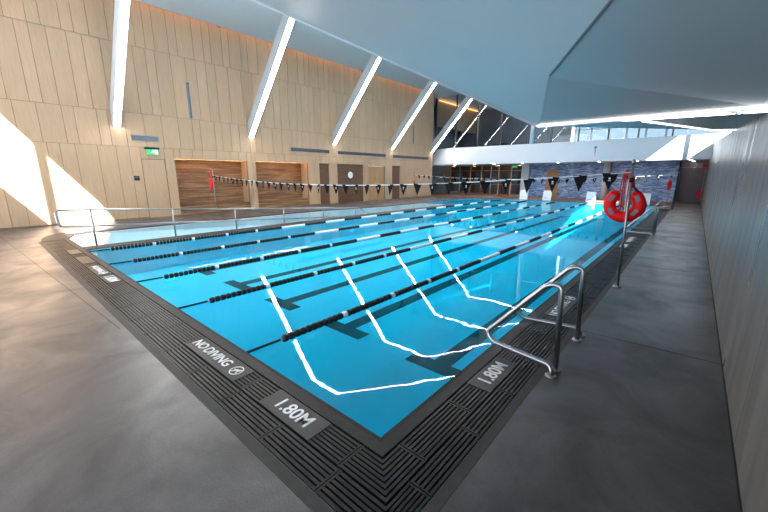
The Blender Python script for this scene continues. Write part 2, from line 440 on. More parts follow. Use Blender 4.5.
run(g4, 40, lambda i: (-.935, 1.52 + L * i, 0), math.pi / 2, 'black drain grate of the row bordering the right walkway, %s from the corner', 'grates bordering the right walkway')
def lcorner(xo, yo, wx, wy, xe, ye, nb, label):
    b = MB()
    for k in range(nb):
        fy = yo + wy * (k + .18) / nb; gy = yo + wy * (k + .80) / nb
        fx = xo - wx * (k + .18) / nb; gx = xo - wx * (k + .80) / nb
        b.box(xe + .02, fx, fy, gy, -.035, -.001); b.box(gx, fx, gy, ye - .02, -.035, -.001)
    b.box(xe + .003, xe + .019, yo, yo + wy, -.04, 0); b.box(xo - wx, xo, ye - .019, ye - .003, -.04, 0)
    tag(b.build('corner_grate', 'grate'), label, 'drain grate')
lcorner(-1.115, 1.303, .245, .245, -1.55, 1.73, 7, 'L-shaped mitred drain grate at the pool corner touching the coping')
lcorner(-.935, 1.072, .175, .225, -1.51, 1.52, 6, 'L-shaped mitred drain grate at the outer corner of the near and right decks')

# ------------------------------------------------------------------ depth and no-diving plates
def plate(cx, cy, length, width, xd, yd, body, label, size, symbol=False, shear=.0):
    t = thing('sign_plate', label, 'sign', (cx, cy, .001))
    X, Y = Vector((*xd, 0)), Vector((*yd, 0))
    p = MB(); c = [X * (sx * length / 2) + Y * (sy * width / 2) for sx, sy in ((-1, -1), (1, -1), (1, 1), (-1, 1))]
    p.add([(v.x, v.y, 0) for v in c] + [(v.x, v.y, .005) for v in c], [(3, 2, 1, 0), (4, 5, 6, 7), (0, 1, 5, 4), (1, 2, 6, 5), (2, 3, 7, 6), (3, 0, 4, 7)])
    pl = p.build('plate', 'plate', t)
    if body:
        off = -.13 * length if symbol else 0
        q = X * off
        
        ws = body.split(); objs = [text_mesh('lettering', w_, size, 'ink', t, (0, 0, 0), (*xd, 0), (*yd, 0), bold=.003) for w_ in ws]
        wd = [max(v.co.x for v in o.data.vertices) - min(v.co.x for v in o.data.vertices) for o in objs]; gap = size * .28
        cur = -(sum(wd) + gap * (len(ws) - 1)) / 2
        for o, w_ in zip(objs, wd):
            p_ = q + X * (cur + w_ / 2); cur += w_ + gap; o.location = (p_.x, p_.y, .0065)
    if symbol:
        s = MB(); q = X * (length / 2 - .15)
        r = .068
        s.tube([(q.x + r * math.cos(a), q.y + r * math.sin(a), .006) for a in [i * math.pi / 12 for i in range(24)]], .006, 6, True)
        d = (X + Y).normalized() * r; s.tube([q - d + Vector((0, 0, .006)), q + d + Vector((0, 0, .006))], .006, 6)
        # little diver: head and bent body
        e = q + X * .008 - Y * .012
        s.lathe([(.016, 0), (.016, .003)], (q.x + X.x * .028 + Y.x * .02, q.y + X.y * .028 + Y.y * .02, .005), 'Z', 10)
        s.tube([e + X * -.045 + Y * .01 + Vector((0, 0, .006)), e + Y * .03 + Vector((0, 0, .006)), e + X * .03 + Y * -.02 + Vector((0, 0, .006))], .007, 6)
        s.build('no_diving_symbol', 'ink', t)
    return t
plate(-2.235, 1.425, .70, .235, (1, 0), (0, 1), '1.80M', 'dark plate lettered 1.80M on the near edge grates, large in the foreground', .18)
plate(-3.62, 1.425, 1.14, .235, (1, 0), (0, 1), 'NO DIVING', 'dark plate lettered NO DIVING with a crossed diver symbol, near edge in the foreground', .158, True)
plate(-1.235, 3.08, .66, .235, (0, 1), (-1, 0), '1.80M', 'dark plate lettered 1.80M on the right edge, beside the nearest grab rail', .19)
plate(-1.235, 5.55, 1.1, .235, (0, 1), (-1, 0), 'NO DIVING', 'dark plate lettered NO DIVING on the right edge, just past the nearest grab rails', .152, True)
plate(-1.235, 11.6, .66, .235, (0, 1), (-1, 0), '1.80M', 'dark plate lettered 1.80M on the right edge, before the middle grab rails', .225)
plate(-1.235, 12.9, 1.1, .235, (0, 1), (-1, 0), 'NO DIVING', 'dark plate lettered NO DIVING on the right edge, close to the middle grab rails', .152, True)
plate(-8.1, 1.425, .6, .235, (1, 0), (0, 1), '1.80M', 'small sign plate on the near edge grates, fourth from the rounded ramp corner', .22)
plate(-9.05, 1.425, 1.0, .235, (1, 0), (0, 1), 'NO DIVING', 'long pale sign plate on the near edge grates, third from the rounded ramp corner', .14, True)
plate(-10.4, 1.425, .9, .235, (1, 0), (0, 1), '', 'pale sign plate on the near edge grates, second from the rounded ramp corner', .2)
plate(-11.75, 1.425, .7, .235, (1, 0), (0, 1), '', 'pale sign plate on the near edge grates, nearest the rounded ramp corner', .2)

# ------------------------------------------------------------------ lane ropes
def float_mesh(n, m):
    b = MB(); p = .089
    for k in range(n):
        y = k * p
        b.lathe([(.018, y + .004), (.043, y + .01), (.047, y + .025), (.047, y + .055), (.043, y + .072), (.018, y + .08)], (0, 0, 0), 'Y', 10)
    return b
fb11 = float_mesh(11, 'black'); fb12 = float_mesh(12, 'black')
mesh_b11 = fb11.build('float_string', 'black'); mesh_b12 = fb12.build('float_string', 'black'); mesh_w12 = fb12.build('float_string', 'floatw'); mesh_w1 = float_mesh(1, 'floatw').build('float', 'floatw')
masters = (mesh_b11, mesh_b12, mesh_w12, mesh_w1)
rope_words = ['rightmost lane rope, nearest the camera', 'second lane rope from the right', 'middle lane rope of the five', 'fourth lane rope from the right', 'leftmost lane rope, along the ramp curb']
for i in range(5):
    x = -3.5 - 2.02 * i
    if i == 4: x = -11.55
    t = thing('lane_rope', 'black and white float ' + rope_words[i], 'lane rope', (x, 1.72, 0), 0, 'lane ropes across the pool')
    MB().tube([(0, -.03, WZ + .02), (0, .4, WZ + .015)], .016, 8).build('sleeve', 'black', t)
    MB().tube([(0, .4, WZ + .012), (0, 26.66, WZ + .012)], .008, 6).build('cable', 'steel_dk', t)
    def put(src, y, nm):
        o = src.copy(); o.name = nm; COL.objects.link(o); o.parent = t; o.location = (0, y, WZ + .014)
    y = .43
    for k in range(5):
        put(mesh_b11, y, 'black_floats'); y += 11 * .089
        if k < 4: put(mesh_w1, y, 'white_float'); y += .089
    k = 0
    while y < 24.6:
        put(mesh_w12 if k % 2 == 0 else mesh_b12, y, 'white_floats' if k % 2 == 0 else 'black_floats'); y += 12 * .089; k += 1
    put(mesh_b11, y, 'black_floats')
for o in masters: bpy.data.objects.remove(o)

# ------------------------------------------------------------------ grab rails
def bend(pts, r=.1, n=6):
    out = [Vector(pts[0])]
    for i in range(1, len(pts) - 1):
        p = Vector(pts[i]); a = (Vector(pts[i - 1]) - p); b = (Vector(pts[i + 1]) - p)
        ra = min(r, a.length * .49, b.length * .49); A = p + a.normalized() * ra; B = p + b.normalized() * ra
        for k in range(n + 1):
            s = k / n; out.append(A * (1 - s) ** 2 + p * 2 * s * (1 - s) + B * s * s)
    out.append(Vector(pts[-1])); return out
def grab_rail(y, sgn, label, sc=1.0):
    t = thing('grab_rail', label, 'grab rail', (-.79, y, 0), 0, 'pool entry grab rails')
    p = bend([(0, 0, 0), (-.03, 0, .885), (-.16, 0, .875), (-.75, 0, .19), (-.66, sgn * .02, .105), (-.02, sgn * .13, .105), (0, sgn * .15, 0)], .11)
    rl = MB().tube(p, .026, 12).build('rail', 'steel', t)
    for yy in (0, sgn * .15):
        MB().lathe([(.055, .003), (.055, .012), (.03, .02)], (0, yy, 0), 'Z', 16).build('base_flange', 'steel', rl)
grab_rail(3.55, -1, 'nearer steel tube grab rail of the pair in the foreground')
grab_rail(4.42, 1, 'farther steel tube grab rail of the pair in the foreground')
grab_rail(14.0, -1, 'steel tube grab rail halfway down the pool, nearer of the middle pair')
grab_rail(14.9, 1, 'steel tube grab rail halfway down the pool, farther of the middle pair')
grab_rail(25.2, -1, 'steel tube grab rail near the far end, nearer of the farthest pair')
grab_rail(26.1, 1, 'steel tube grab rail near the far end, farther of the farthest pair')

# ------------------------------------------------------------------ poles, flag ropes, pennants, buoys
def pole(x, y, label, h=2.1, lean=(0, 0)):
    t = thing('flag_pole', label, 'pole', (x, y, 0), 0, 'poles holding the flag ropes')
    MB().tube([(0, 0, 0), (lean[0], lean[1], h)], .021, 12).build('post', 'steel_dk', t)
    MB().lathe([(.07, .002), (.07, .012), (.03, .03)], (0, 0, 0), 'Z', 16).build('base_plate', 'steel', t)
    MB().lathe([(.026, h - .01), (.026, h + .05), (.015, h + .07)], (lean[0], lean[1], 0), 'Z', 12).build('cap', 'steel_dk', t)
    MB().lathe([(.03, h - .3), (.03, h - .22)], (lean[0] * .87, lean[1] * .87, 0), 'Z', 12).build('clamp', 'black', t)
    return t
pole(-.77, 7.15, 'grey steel flag pole on the right walkway holding the large red buoy', lean=(-.04, 0))
pole(-18.0, 7.85, 'thin steel flag pole before the first wooden niche with a red buoy', lean=(.02, 0))
pole(-.98, 23.4, 'thin steel flag pole on the right walkway towards the far end')
pole(-17.6, 24.1, 'thin steel flag pole by the far end of the wooden wall')

def flag_line(a, b, sag, n, first, ropelabel, fphrase, group, w, h):
    a, b = Vector(a), Vector(b)
    P = lambda s: a.lerp(b, s) - Vector((0, 0, sag * 4 * s * (1 - s)))
    tag(MB().tube([P(i / 40) for i in range(41)], .011, 6).build('flag_rope', 'cord'), ropelabel, 'rope')
    f = MB().add([(-w / 2, -.003, 0), (w / 2, -.003, 0), (0, -.003, -h), (-w / 2, .003, 0), (w / 2, .003, 0), (0, .003, -h)], [(0, 1, 2)[::-1], (3, 4, 5), (0, 1, 4, 3), (1, 2, 5, 4), (2, 0, 3, 5)])
    hem = MB().tube([(-w / 2, 0, 0), (w / 2, 0, 0)], .012, 6)
    em = MB().lathe([(.017, -.0052), (.017, -.0042)], (0, 0, -h * .28), 'Y', 10); em.box(-.02, .02, -.0052, -.0042, -h * .28 - .04, -h * .28 - .03)
    dx = (b - a).length
    for i in range(n):
        s = first + (1 - 2 * first) * i / (n - 1)
        p = P(s)
        t = thing('pennant', fphrase % nth(i), 'pennant', p, random.uniform(-.25, .25), group)
        t.rotation_euler = (random.uniform(-.12, .12), 0, random.uniform(-.3, .3))
        if i == 0:
            c = f.build('cloth', 'fabric', t); d = hem.build('hem', 'fabric', t); e = em.build('emblem', 'cord', c); keep = (c, d, e)
        else:
            for o in keep[:2] + ((keep[2],) if i % 2 == 0 else ()):
                q = o.copy(); COL.objects.link(q); q.parent = t if o is not keep[2] else cl
                if o is keep[0]: cl = q
flag_line((-.80, 7.15, 1.965), (-17.98, 7.85, 1.90), .33, 37, .0185, 'pale rope of black pennants across the near end of the pool',
          'black pennant on the near flag rope, %s from the right pole', 'pennants on the near flag rope', .235, .28)
flag_line((-.98, 23.4, 1.93), (-17.6, 24.1, 1.93), .30, 33, .03, 'pale rope of black pennants across the far end of the pool',
          'black pennant on the far flag rope, %s from the right pole', 'pennants on the far flag rope', .235, .28)

def horseshoe(cx, cy, cz, rz, label, W=.21, Hh=.212, tr=.096, cords=True, strap=True):
    t = thing('life_buoy', label, 'life buoy', (cx, cy, cz), rz, 'red horseshoe life buoys')
    pts = []; rad = []
    a0, a1 = math.radians(90 + 27), math.radians(450 - 27)
    n = 36
    for i in range(n + 1):
        a = a0 + (a1 - a0) * i / n
        pts.append((W * math.cos(a), 0, Hh * math.sin(a))); rad.append(tr * (.55 if i in (0, n) else .85 if i in (1, n - 1) else 1))
    b = MB().tube(pts, rad, 14)
    b.v = [(x, y * .75, z) for x, y, z in b.v]
    body = b.build('ring_body', 'red', t)
    for a in (150, 215, 325, 30):
        ar = math.radians(a); c = Vector((W * math.cos(ar), -tr * .75 - .002, Hh * math.sin(ar))); td = Vector((-math.sin(ar), 0, math.cos(ar))); rd = Vector((math.cos(ar), 0, math.sin(ar)))
        m = MB(); q = [c + td * (i * .055) + rd * (j * .03) for i, j in ((-1, -1), (1, -1), (1, 1), (-1, 1))]
        q2 = [v + Vector((0, .03, 0)) for v in q]
        m.add(q + q2, [(0, 1, 2, 3), (7, 6, 5, 4), (0, 4, 5, 1), (1, 5, 6, 2), (2, 6, 7, 3), (3, 7, 4, 0)])
        m.build('reflective_patch', 'greypatch', body)
    if cords:
        for k in range(5):
            x = -.07 + k * .028; z1 = -.17 + .035 * ((k * 7) % 4)
            lp = [(x, -.02, .48), (x - .012 + .01 * (k % 2), -.035, .25), (x + .01, -.03, z1 + .04), (x + .018, -.02, z1), (x + .026, -.01, z1 + .05), (x + .02, 0, .25), (x + .012, 0, .48)]
            MB().tube(bend(lp, .05, 4), .0075, 6).build('throw_cord', 'redcord' if k != 3 else 'cord', t)
        wr = MB()
        wr.tube(bend([(-.09, 0, .50), (-.02, -.04, .55), (.03, -.05, .48), (.06, -.04, .36), (.10, -.03, .22)], .06, 5), [.03] * 6 + [.036] * 13, 8) if False else wr.tube([(-.06, -.03, .49), (-.02, -.04, .535), (.03, -.05, .50), (.07, -.05, .40), (.10, -.04, .28)], [.03, .042, .045, .042, .025], 8)
        wr.build('coiled_cord', 'redcord', t)
    if strap:
        MB().tube([(-.02, -.03, .47), (.05, -.05, .40), (.12, -.05, .28), (.2, -.02, .2), (.27, .0, .12), (.305, .02, 0), (.29, .03, -.1), (.25, .03, -.18)], .013, 6).build('strap', 'black', t)
    return t
horseshoe(-.868, 7.255, 1.43, 0, 'large red horseshoe life buoy with grey patches on the right walkway pole')
horseshoe(-18.1, 7.78, 1.52, math.radians(-14), 'red life buoy hung edge-on at the left pole before the first wooden niche', W=.19, Hh=.23, tr=.08, strap=False)
horseshoe(-.98, 23.3, 1.45, math.radians(80), 'small red life buoy on the far right pole, in front of the stone wall', W=.16, Hh=.2, tr=.075, cords=False, strap=False)
horseshoe(-17.55, 24.0, 1.25, math.radians(-50), 'small red life buoy at the far end of the wooden wall', W=.16, Hh=.2, tr=.075, cords=False, strap=False)

# ------------------------------------------------------------------ ramp handrail
t = thing('handrail', 'long steel handrail sloping down along the ramp beside the pool', 'handrail', (CO + .05, 2, 0))
X0 = 0
zt = lambda y: 1.0 - (y - 2.0) * .064
def hr(y, z): return (0, y - 2.0, z)
top = [hr(11.0, .02), hr(1.3, .60), hr(1.27, 1.03), hr(2.0, zt(2.0)), hr(12.3, zt(12.3)), hr(13.0, .02)]
MB().tube(bend(top, .12), .024, 10).build('looped_rail', 'steel', t)
for y in (2.0, 4.02, 6.05, 8.05, 10.1, 12.1):
    MB().tube([hr(y, 0), hr(y, zt(y))], .024, 10).build('post', 'steel', t)

# ------------------------------------------------------------------ left wall
def wall_left():
    openings = [(5.1, 6.05, 2.62), (6.45, 10.08, 2.65), (10.57, 14.14, 2.65), (15.03, 15.92, 2.65), (16.58, 19.2, 2.65), (19.68, 21.62, 2.62), (22.46, 23.56, 2.65)]
    b = MB(); Y1 = 28.3
    rows = [(0, 3.12), (3.12, 4.52), (4.52, 7.2), (7.2, 9.05)]
    g = .007
    def pan(y0, y1, z0, z1):
        if y1 - y0 > .02 and z1 - z0 > .02: b.box(LW - .03, LW, y0 + g, y1 - g, z0 + g, z1 - g)
    for ri, (z0, z1) in enumerate(rows):
        cuts = [NY]; y = NY
        while y < Y1 - .35:
            y += random.choice([.36, .46, .56, .62, .7]); cuts.append(min(y, Y1))
        cuts[-1] = Y1
        if ri == 0:
            ys = sorted(set(cuts + [o for op in openings for o in op[:2]]))
            ys = [v for v in ys if not any(0 < abs(v - o) < .16 for op in openings for o in op[:2])]
            for a, c in zip(ys, ys[1:]):
                m = (a + c) / 2; op = next((o for o in openings if o[0] < m < o[1]), None)
                pan(a, c, op[2] if op else 0, z1)
        else:
            for a, c in zip(cuts, cuts[1:]): pan(a, c, z0, z1)
    o = b.build('wall_left', 'ply'); o['kind'] = 'structure'
    # backing with the openings left free
    k = MB(); last = NY
    for y0, y1, h in openings:
        k.box(LW - .12, LW - .02, last, y0 + .0, 0, 9.05); k.box(LW - .12, LW - .02, y0, y1, h, 9.05); last = y1
    k.box(LW - .12, LW - .02, last, Y1, 0, 9.05)
    k.build('wall_backing', 'backing', o)
    # end return towards the far lobby
    MB().box(LW - 3.5, LW - .12, Y1 - .12, Y1, 0, 9.05).build('wall_return', 'plycol', o)
    # niches
    for n_i, (y0, y1) in enumerate(((6.45, 10.08), (10.57, 14.14))):
        D = .75
        nm = ['niche_near', 'niche_far'][n_i]
        q = MB().box(LW - D - .05, LW - D, y0 - .1, y1 + .1, 0, 2.75)
        q.build('niche_back', 'lam', o)
        MB().box(LW - D, LW - .12, y1, y1 + .06, 0, 2.7).box(LW - D, LW - .12, y0 - .06, y0, 0, 2.7).build('niche_side', 'plycol', o)
        MB().box(LW - D, LW - .12, y0, y1, 2.67, 2.74).build('niche_ceiling', 'plycol', o)
        MB().box(LW - .3, LW - .2, y0 + .05, y1 - .05, 2.655, 2.669).build('niche_light', 'lednic', o)
        MB().box(LW - D, LW - .02, y0, y1, -.02, .001).build('niche_floor', 'lam', o)
        bn = MB().box(LW - D, LW - .03, y0 + .003, y1 - .003, .002, .45)
        tag(bn.build('bench', 'lam'), ['dark laminated wood bench in the niche behind the left flag pole', 'dark laminated wood bench in the second niche from the wooden door'][n_i], 'bench', 'benches in the wall niches')
    for (y0, y1, h) in (openings[3], openings[4], openings[6]):
        MB().box(LW - .16, LW - .08, y0, y1, 0, h).build('dark_panel', 'lamdark', o)
        MB().box(LW - .12, LW - .0, y0 - .01, y0 + .02, 0, h).box(LW - .12, LW, y1 - .02, y1 + .01, 0, h).build('panel_edge', 'plycol', o)
wall_left()
struct(MB().box(LW, LW + .012, NY, 5.1, 0, .05).box(LW, LW + .012, 6.05, 6.45, 0, .05).box(LW, LW + .012, 14.2, 15.0, 0, .05).box(LW, LW + .012, 23.6, 28.3, 0, .05), 'baseboard_left', 'backing')
# doors
d = MB().box(LW - .09, LW - .03, 5.12, 6.03, .005, 2.6).build('door_1', 'plydoor'); d['kind'] = 'structure'
MB().tube([(LW - .03, 5.95, 1.0), (LW + .03, 5.95, 1.0), (LW + .03, 5.83, 1.0)], .012, 8).build('door_handle', 'steel', d)
MB().box(LW - .1, LW - .0, 5.1, 5.12, 0, 2.62).box(LW - .1, LW, 6.03, 6.05, 0, 2.62).box(LW - .1, LW, 5.1, 6.05, 2.6, 2.62).build('door_frame', 'backing', d)
d = MB().box(LW - .09, LW - .05, 19.7, 20.63, .005, 2.58).build('door_2', 'orangedoor'); d['kind'] = 'structure'
MB().box(LW - .09, LW - .05, 20.66, 21.56, .005, 2.58).build('door_leaf', 'orangedoor', d)
MB().box(LW - .1, LW, 19.68, 19.7, 0, 2.62).box(LW - .1, LW, 21.57, 21.62, 0, 2.62).box(LW - .1, LW, 19.68, 21.62, 2.585, 2.62).build('door_frame', 'steel_dk', d)
for yy in (20.5, 20.8): MB().tube([(LW - .05, yy, .8), (LW + .02, yy, .85), (LW + .02, yy, 1.35), (LW - .05, yy, 1.4)], .014, 8).build('door_handle', 'steel', d)
MB().box(LW - .05, LW - .045, 20.0, 20.28, .02, .25).build('kick_plate', 'steel_dk', d)

def wall_box(name, y0, y1, z0, z1, dep, m, label, cat, group=None, nb=0, frame=None):
    t = thing(name, label, cat, (LW, (y0 + y1) / 2, (z0 + z1) / 2), 0, group)
    w, h = (y1 - y0) / 2, (z1 - z0) / 2
    MB().box(.001, dep * .5, -w, w, -h, h).build('backing', m, t)
    f = MB(); e = .025
    f.box(.001, dep, -w, w, h - e, h).box(.001, dep, -w, w, -h, -h + e).box(.001, dep, -w, -w + e, -h, h).box(.001, dep, w - e, w, -h, h)
    f.build('frame', frame or m, t)
    for k in range(nb):
        z = -h + e + (k + .5) * (2 * h - 2 * e) / nb
        MB().box(.002, dep * .9, -w + e, w - e, z - .008, z + .008).build('louvre', frame or m, t)
    return t
wall_box('air_vent', 4.85, 5.9, 3.38, 3.62, .03, 'vent', 'short grey louvred air vent above the green exit sign', 'air vent', 'wall air vents', 5, 'alu')
wall_box('air_vent', 12.93, 15.92, 3.33, 3.53, .03, 'vent', 'long dark air vent on the wooden wall above the second niche end', 'air vent', 'wall air vents', 5)
wall_box('air_vent', 16.7, 21.65, 3.31, 3.51, .03, 'vent', 'longest dark air vent, above the clock and the double door', 'air vent', 'wall air vents', 5)
wall_box('air_vent', 22.62, 27.55, 3.29, 3.49, .03, 'vent', 'long dark air vent nearest the far end of the wooden wall', 'air vent', 'wall air vents', 5)
for y, z0, z1, lb in ((7.42, 4.53, 6.13, 'narrow vertical blue-grey slot on the wooden wall above the first niche'), (25.25, 4.49, 5.95, 'narrow vertical blue-grey slot on the wooden wall near the gallery')):
    t = thing('wall_slot', lb, 'wall slot', (LW, y, (z0 + z1) / 2), 0, 'vertical wall slots'); h = (z1 - z0) / 2
    cs = MB().box(.001, .05, -.06, .06, -h, h).build('casing', 'alu', t); MB().box(.05, .055, -.035, .035, -h + .05, h - .08).build('grille', 'vent', cs)
    MB().box(.05, .06, -.05, .05, h - .07, h - .01).build('sensor', 'black', t)
t = thing('card_reader', 'small black card reader on the wooden wall left of the single door', 'card reader', (LW, 4.83, 1.78))
MB().box(-.004, .03, -.1, .1, -.1, .1).build('body', 'black', t, .008); MB().box(.03, .034, -.07, .07, .0, .07).build('screen', 'vent', t)
t = thing('wall_clock', 'round white clock on the dark wood panel by the double door', 'clock', (LW - .08, 17.88, 1.92))
MB().lathe([(.22, .001), (.23, .02), (.22, .04)], (0, 0, 0), 'X', 28).build('case', 'white', t)
MB().box(.041, .045, -.008, .008, 0, .15).box(.041, .045, 0, .1, -.008, .008).build('hands', 'black', t)
t = thing('exit_sign', 'green exit sign with a white running figure over the single wooden door', 'exit sign', (LW + .02, 5.56, 2.97))
MB().box(-.02, .14, -.27, .27, .07, .15).build('housing', 'black', t)
pn = MB().box(.05, .07, -.23, .23, -.15, .07).build('panel', 'green', t)
s = MB(); s.lathe([(.022, .0705), (.022, .073)], (0, .03, .03), 'X', 10)
s.bar((.072, .02, .0), (.072, -.01, -.05), (0, 1, 0), .03, .003)
for a, b in (((.0, -.05), (.045, -.075)), ((.045, -.075), (.05, -.12)), ((-.01, -.05), (-.045, -.07)), ((-.045, -.07), (-.085, -.07)), ((.02, -.0), (.065, -.015)), ((.02, 0), (-.035, -.01)), ((-.035, -.01), (-.05, -.035))):
    s.bar((.072, a[0], a[1]), (.072, b[0], b[1]), (1, 0, 0), .003, .016)
s.build('running_figure', 'signwhite', pn)
s = MB(); s.box(.0705, .073, .09, .2, -.13, .05); s.build('door_symbol', 'signwhite', pn)

# ------------------------------------------------------------------ right wall
b = MB()
wt = lambda y: 2.62 + (6.0 - y) * .16 if y < 6.0 else 2.3 + .052 * y
ys = [NY, 3.3, 6.0, 7.6, 12.2, 17, 22, 27, 34.6]
for y0, y1 in zip(ys, ys[1:]):
    a, c = y0 + .004, y1 - .004
    vs = [(RW, a, 0), (RW, c, 0), (RW, c, wt(c)), (RW, a, wt(a)), (RW + .25, a, 0), (RW + .25, c, 0), (RW + .25, c, wt(c)), (RW + .25, a, wt(a))]
    b.add(vs, [(3, 2, 1, 0), (4, 5, 6, 7), (3, 7, 6, 2), (0, 4, 7, 3), (1, 2, 6, 5), (0, 1, 5, 4)])
struct(b, 'wall_right', 'concwall')
struct(MB().add([(RW + .05, NY, 0), (RW + .05, 34.6, 0), (RW + .05, 34.6, 2.2), (RW + .05, NY, 2.2)], [(0, 1, 2, 3)]), 'wall_right_joint', 'backing')
struct(MB().box(RW - .012, RW, NY, 33.2, 0, .012), 'baseboard_right', 'coping')

# ------------------------------------------------------------------ ceiling and soffit
CZ = 8.87
fx = lambda y: -14.14 + .199 * y
P0 = (-1.95, 5.9, 2.65); Q0 = (fx(.6), .6, CZ); G = (-1.44, 4.5, 3.0); W = (RW, 6.0, 2.66); R1 = (RW, 1.4, 3.34); N1 = (RW, NY, 3.7); N2 = (-14.3, NY, CZ)
E1 = (-.65, 5.9, 2.62); E2 = (.08, 10.4, 2.85); E3 = (RW, 10.9, 2.87); F1 = (fx(GY), GY, CZ); F2 = (RW, GY, 5.9); F3 = (RW, 38.4, 6.9); F4 = (fx(34.6), 38.4, CZ)
up = lambda p, d=.12: (p[0], p[1], p[2] + d)
struct(MB().add([(LW + .3, NY, CZ), N2, Q0, F1, F4, (LW - 4, 38.4, CZ), (LW - 4, 28.4, CZ), (LW + .3, 28.3, CZ)], [(0, 1, 2, 3, 4, 5, 6, 7)]).add([(LW + .3, NY, CZ), (LW + .3, 28.3, CZ), (LW + .3, 28.3, CZ + .12), (LW + .3, NY, CZ + .12)], [(0, 1, 2, 3)]), 'ceiling', 'ceil')
struct(MB().add([Q0, P0, F1, F2, E1, E2, E3], [(0, 1, 2), (1, 3, 2), (1, 6, 3), (1, 4, 5), (1, 5, 6)]).add([F1, F2, F3, F4], [(0, 1, 2, 3)]), 'ceiling_slope', 'ceil')
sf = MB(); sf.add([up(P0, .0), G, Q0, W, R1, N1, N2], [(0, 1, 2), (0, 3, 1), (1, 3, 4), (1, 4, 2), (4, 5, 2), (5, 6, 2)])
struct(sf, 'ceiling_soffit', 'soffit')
struct(MB().add([E1, (RW + .12, 6.0, 2.605), (RW + .12, 10.9, 2.865), E2], [(0, 1, 2, 3)]), 'ceiling_panel', 'soffit')
struct(MB().box(LW - 4, RW + .25, NY, 38.4, 9.15, 9.3), 'roof_light_block', 'ceil')  # unseen slab added to block sky light above the ceiling
# seam, bright free edge
sm = MB(); a, c = Vector(G), Vector(R1); sm.tube([a.lerp(c, .02) + Vector((0, 0, -.004)), a.lerp(c, 1) + Vector((0, 0, -.004))], .012, 6)
struct(sm, 'trim_9', 'vent')
ed = MB().tube([Vector(P0), Vector(Q0)], .028, 6); struct(ed, 'trim_10', 'white')
# strip lights of the low soffit
t = thing('strip_light', 'long white light strip along the low edge of the ceiling, reaching the concrete wall', 'strip light', P0)
MB().bar((.0, -.045, .0), (2.44, .055, .012), (0, 1, 0), .04, .016).build('diffuser', 'ledsoft', t)
MB().bar((.0, -.01, -.005), (2.44, .085, .01), (0, 1, 0), .03, .04).build('rim', 'alu', t)  # opaque strip added to shield the panel behind from the diffuser
t = thing('strip_light', 'thin light line along the small ceiling panel beside the concrete wall', 'strip light', E1)
v = Vector(E2) - Vector(E1); u = Vector(E3) - Vector(E1)
MB().tube([Vector((0, .05, -.005)), v + Vector((0, .02, -.005)), u + Vector((0, .02, -.005))], .012, 6).build('diffuser', 'ledsoft', t)

# light beams
beam_words = ['nearest, at the upper left', 'second from the left', 'middle one of the five', 'fourth from the left', 'farthest, against the gallery glass']
for i, y in enumerate((4.4, 10.42, 16.38, 22.45, 28.15)):
    t = thing('light_beam', 'slanted white light beam on the wooden wall, ' + beam_words[i], 'light beam', (0, y, 0), 0, 'slanted light beams')
    a = Vector((LW, 0, 3.9)); c = Vector((-14.1, 0, CZ)); d = (c - a).normalized(); nrm = Vector((d.z, 0, -d.x))  # faces down-right
    dep, wd = .5, .29
    vt, hz = dep / d.x, dep / d.z
    q = [(a.x + .001, a.z), (a.x + .001, a.z + vt), (c.x - hz, c.z + .02), (c.x, c.z + .02)]
    b = MB().add([(x, -wd / 2, z) for x, z in q] + [(x, wd / 2, z) for x, z in q], [(0, 1, 2, 3), (7, 6, 5, 4), (0, 4, 5, 1), (1, 5, 6, 2), (2, 6, 7, 3), (3, 7, 4, 0)])
    cs = b.build('casing', 'beamwhite', t)
    MB().bar(a + nrm * .003 + d * .03, c + nrm * .003, (0, 1, 0), .22, .012).build('diffuser', 'led', cs)
    f = fx(y)
    MB().box(c.x, f + .02, -.09, .09, CZ - .012, CZ - .002).build('ceiling_strip', 'led', t)
    # down the slope plane through P0, Q0, F1
    n = (Vector(P0) - Vector(Q0)).cross(Vector(F1) - Vector(Q0)); zz = lambda x, yy: Q0[2] - (n.x * (x - Q0[0]) + n.y * (yy - Q0[1])) / n.z
    s = max(0, (y - P0[1]) / (F1[1] - P0[1])); xe = (P0[0] + (F1[0] - P0[0]) * s) if y > 5.9 else -5.9
    if i < 4: MB().bar((f, 0, CZ - .007), (xe - .3, 0, zz(xe - .3, y) - .009), (0, 1, 0), .18, .01).build('slope_strip', 'led', t)
# warm cove along the wall top
t = thing('cove_light', 'warm light line along the top of the wooden wall', 'cove light', (LW + .2, 0, CZ + .14))
MB().box(.0, .08, NY, 28.2, -.01, .02).build('diffuser', 'ledwarm', t)
for y in (12.6, 18.9, 24.9, 9.1):
    MB().box(.02, .1, -.08, .08, -.16, -.1).build('bracket', 'alu', t).location = (0, y, 0)

# ------------------------------------------------------------------ gallery front, glazing
struct(MB().box(-21.5, RW + .25, GY, GY + .3, 2.86, 4.32), 'wall_gallery', 'fascia')
struct(MB().box(-21.5, RW + .25, GY + .3, 38.5, 2.9, 3.1), 'floor_gallery', 'fascia')
for i, (x, z) in enumerate([(-17.6, 0), (-15.6, 0), (-13.7, 0), (-11.2, 0), (-8.4, 0), (-5.6, 0), (-3.3, 0), (-.45, 0)]):
    t = thing('downlight', 'small round downlight under the gallery, %s from the left' % nth(i), 'downlight', (x, 30.6, 2.9), 0, 'downlights under the gallery')
    MB().lathe([(.09, -.03), (.11, -.03), (.11, -.001)], (0, 0, 0), 'Z', 14).build('rim', 'white', t)
    MB().lathe([(.085, -.034), (.085, -.028)], (0, 0, 0), 'Z', 14).build('lamp', 'down', t)
t = thing('downlight', 'small round downlight in the recess before the dark far door', 'downlight', (-.3, 33.8, 2.9), 0, 'downlights under the gallery')
MB().lathe([(.09, -.03), (.11, -.03), (.11, -.001)], (0, 0, 0), 'Z', 14).build('rim', 'white', t)
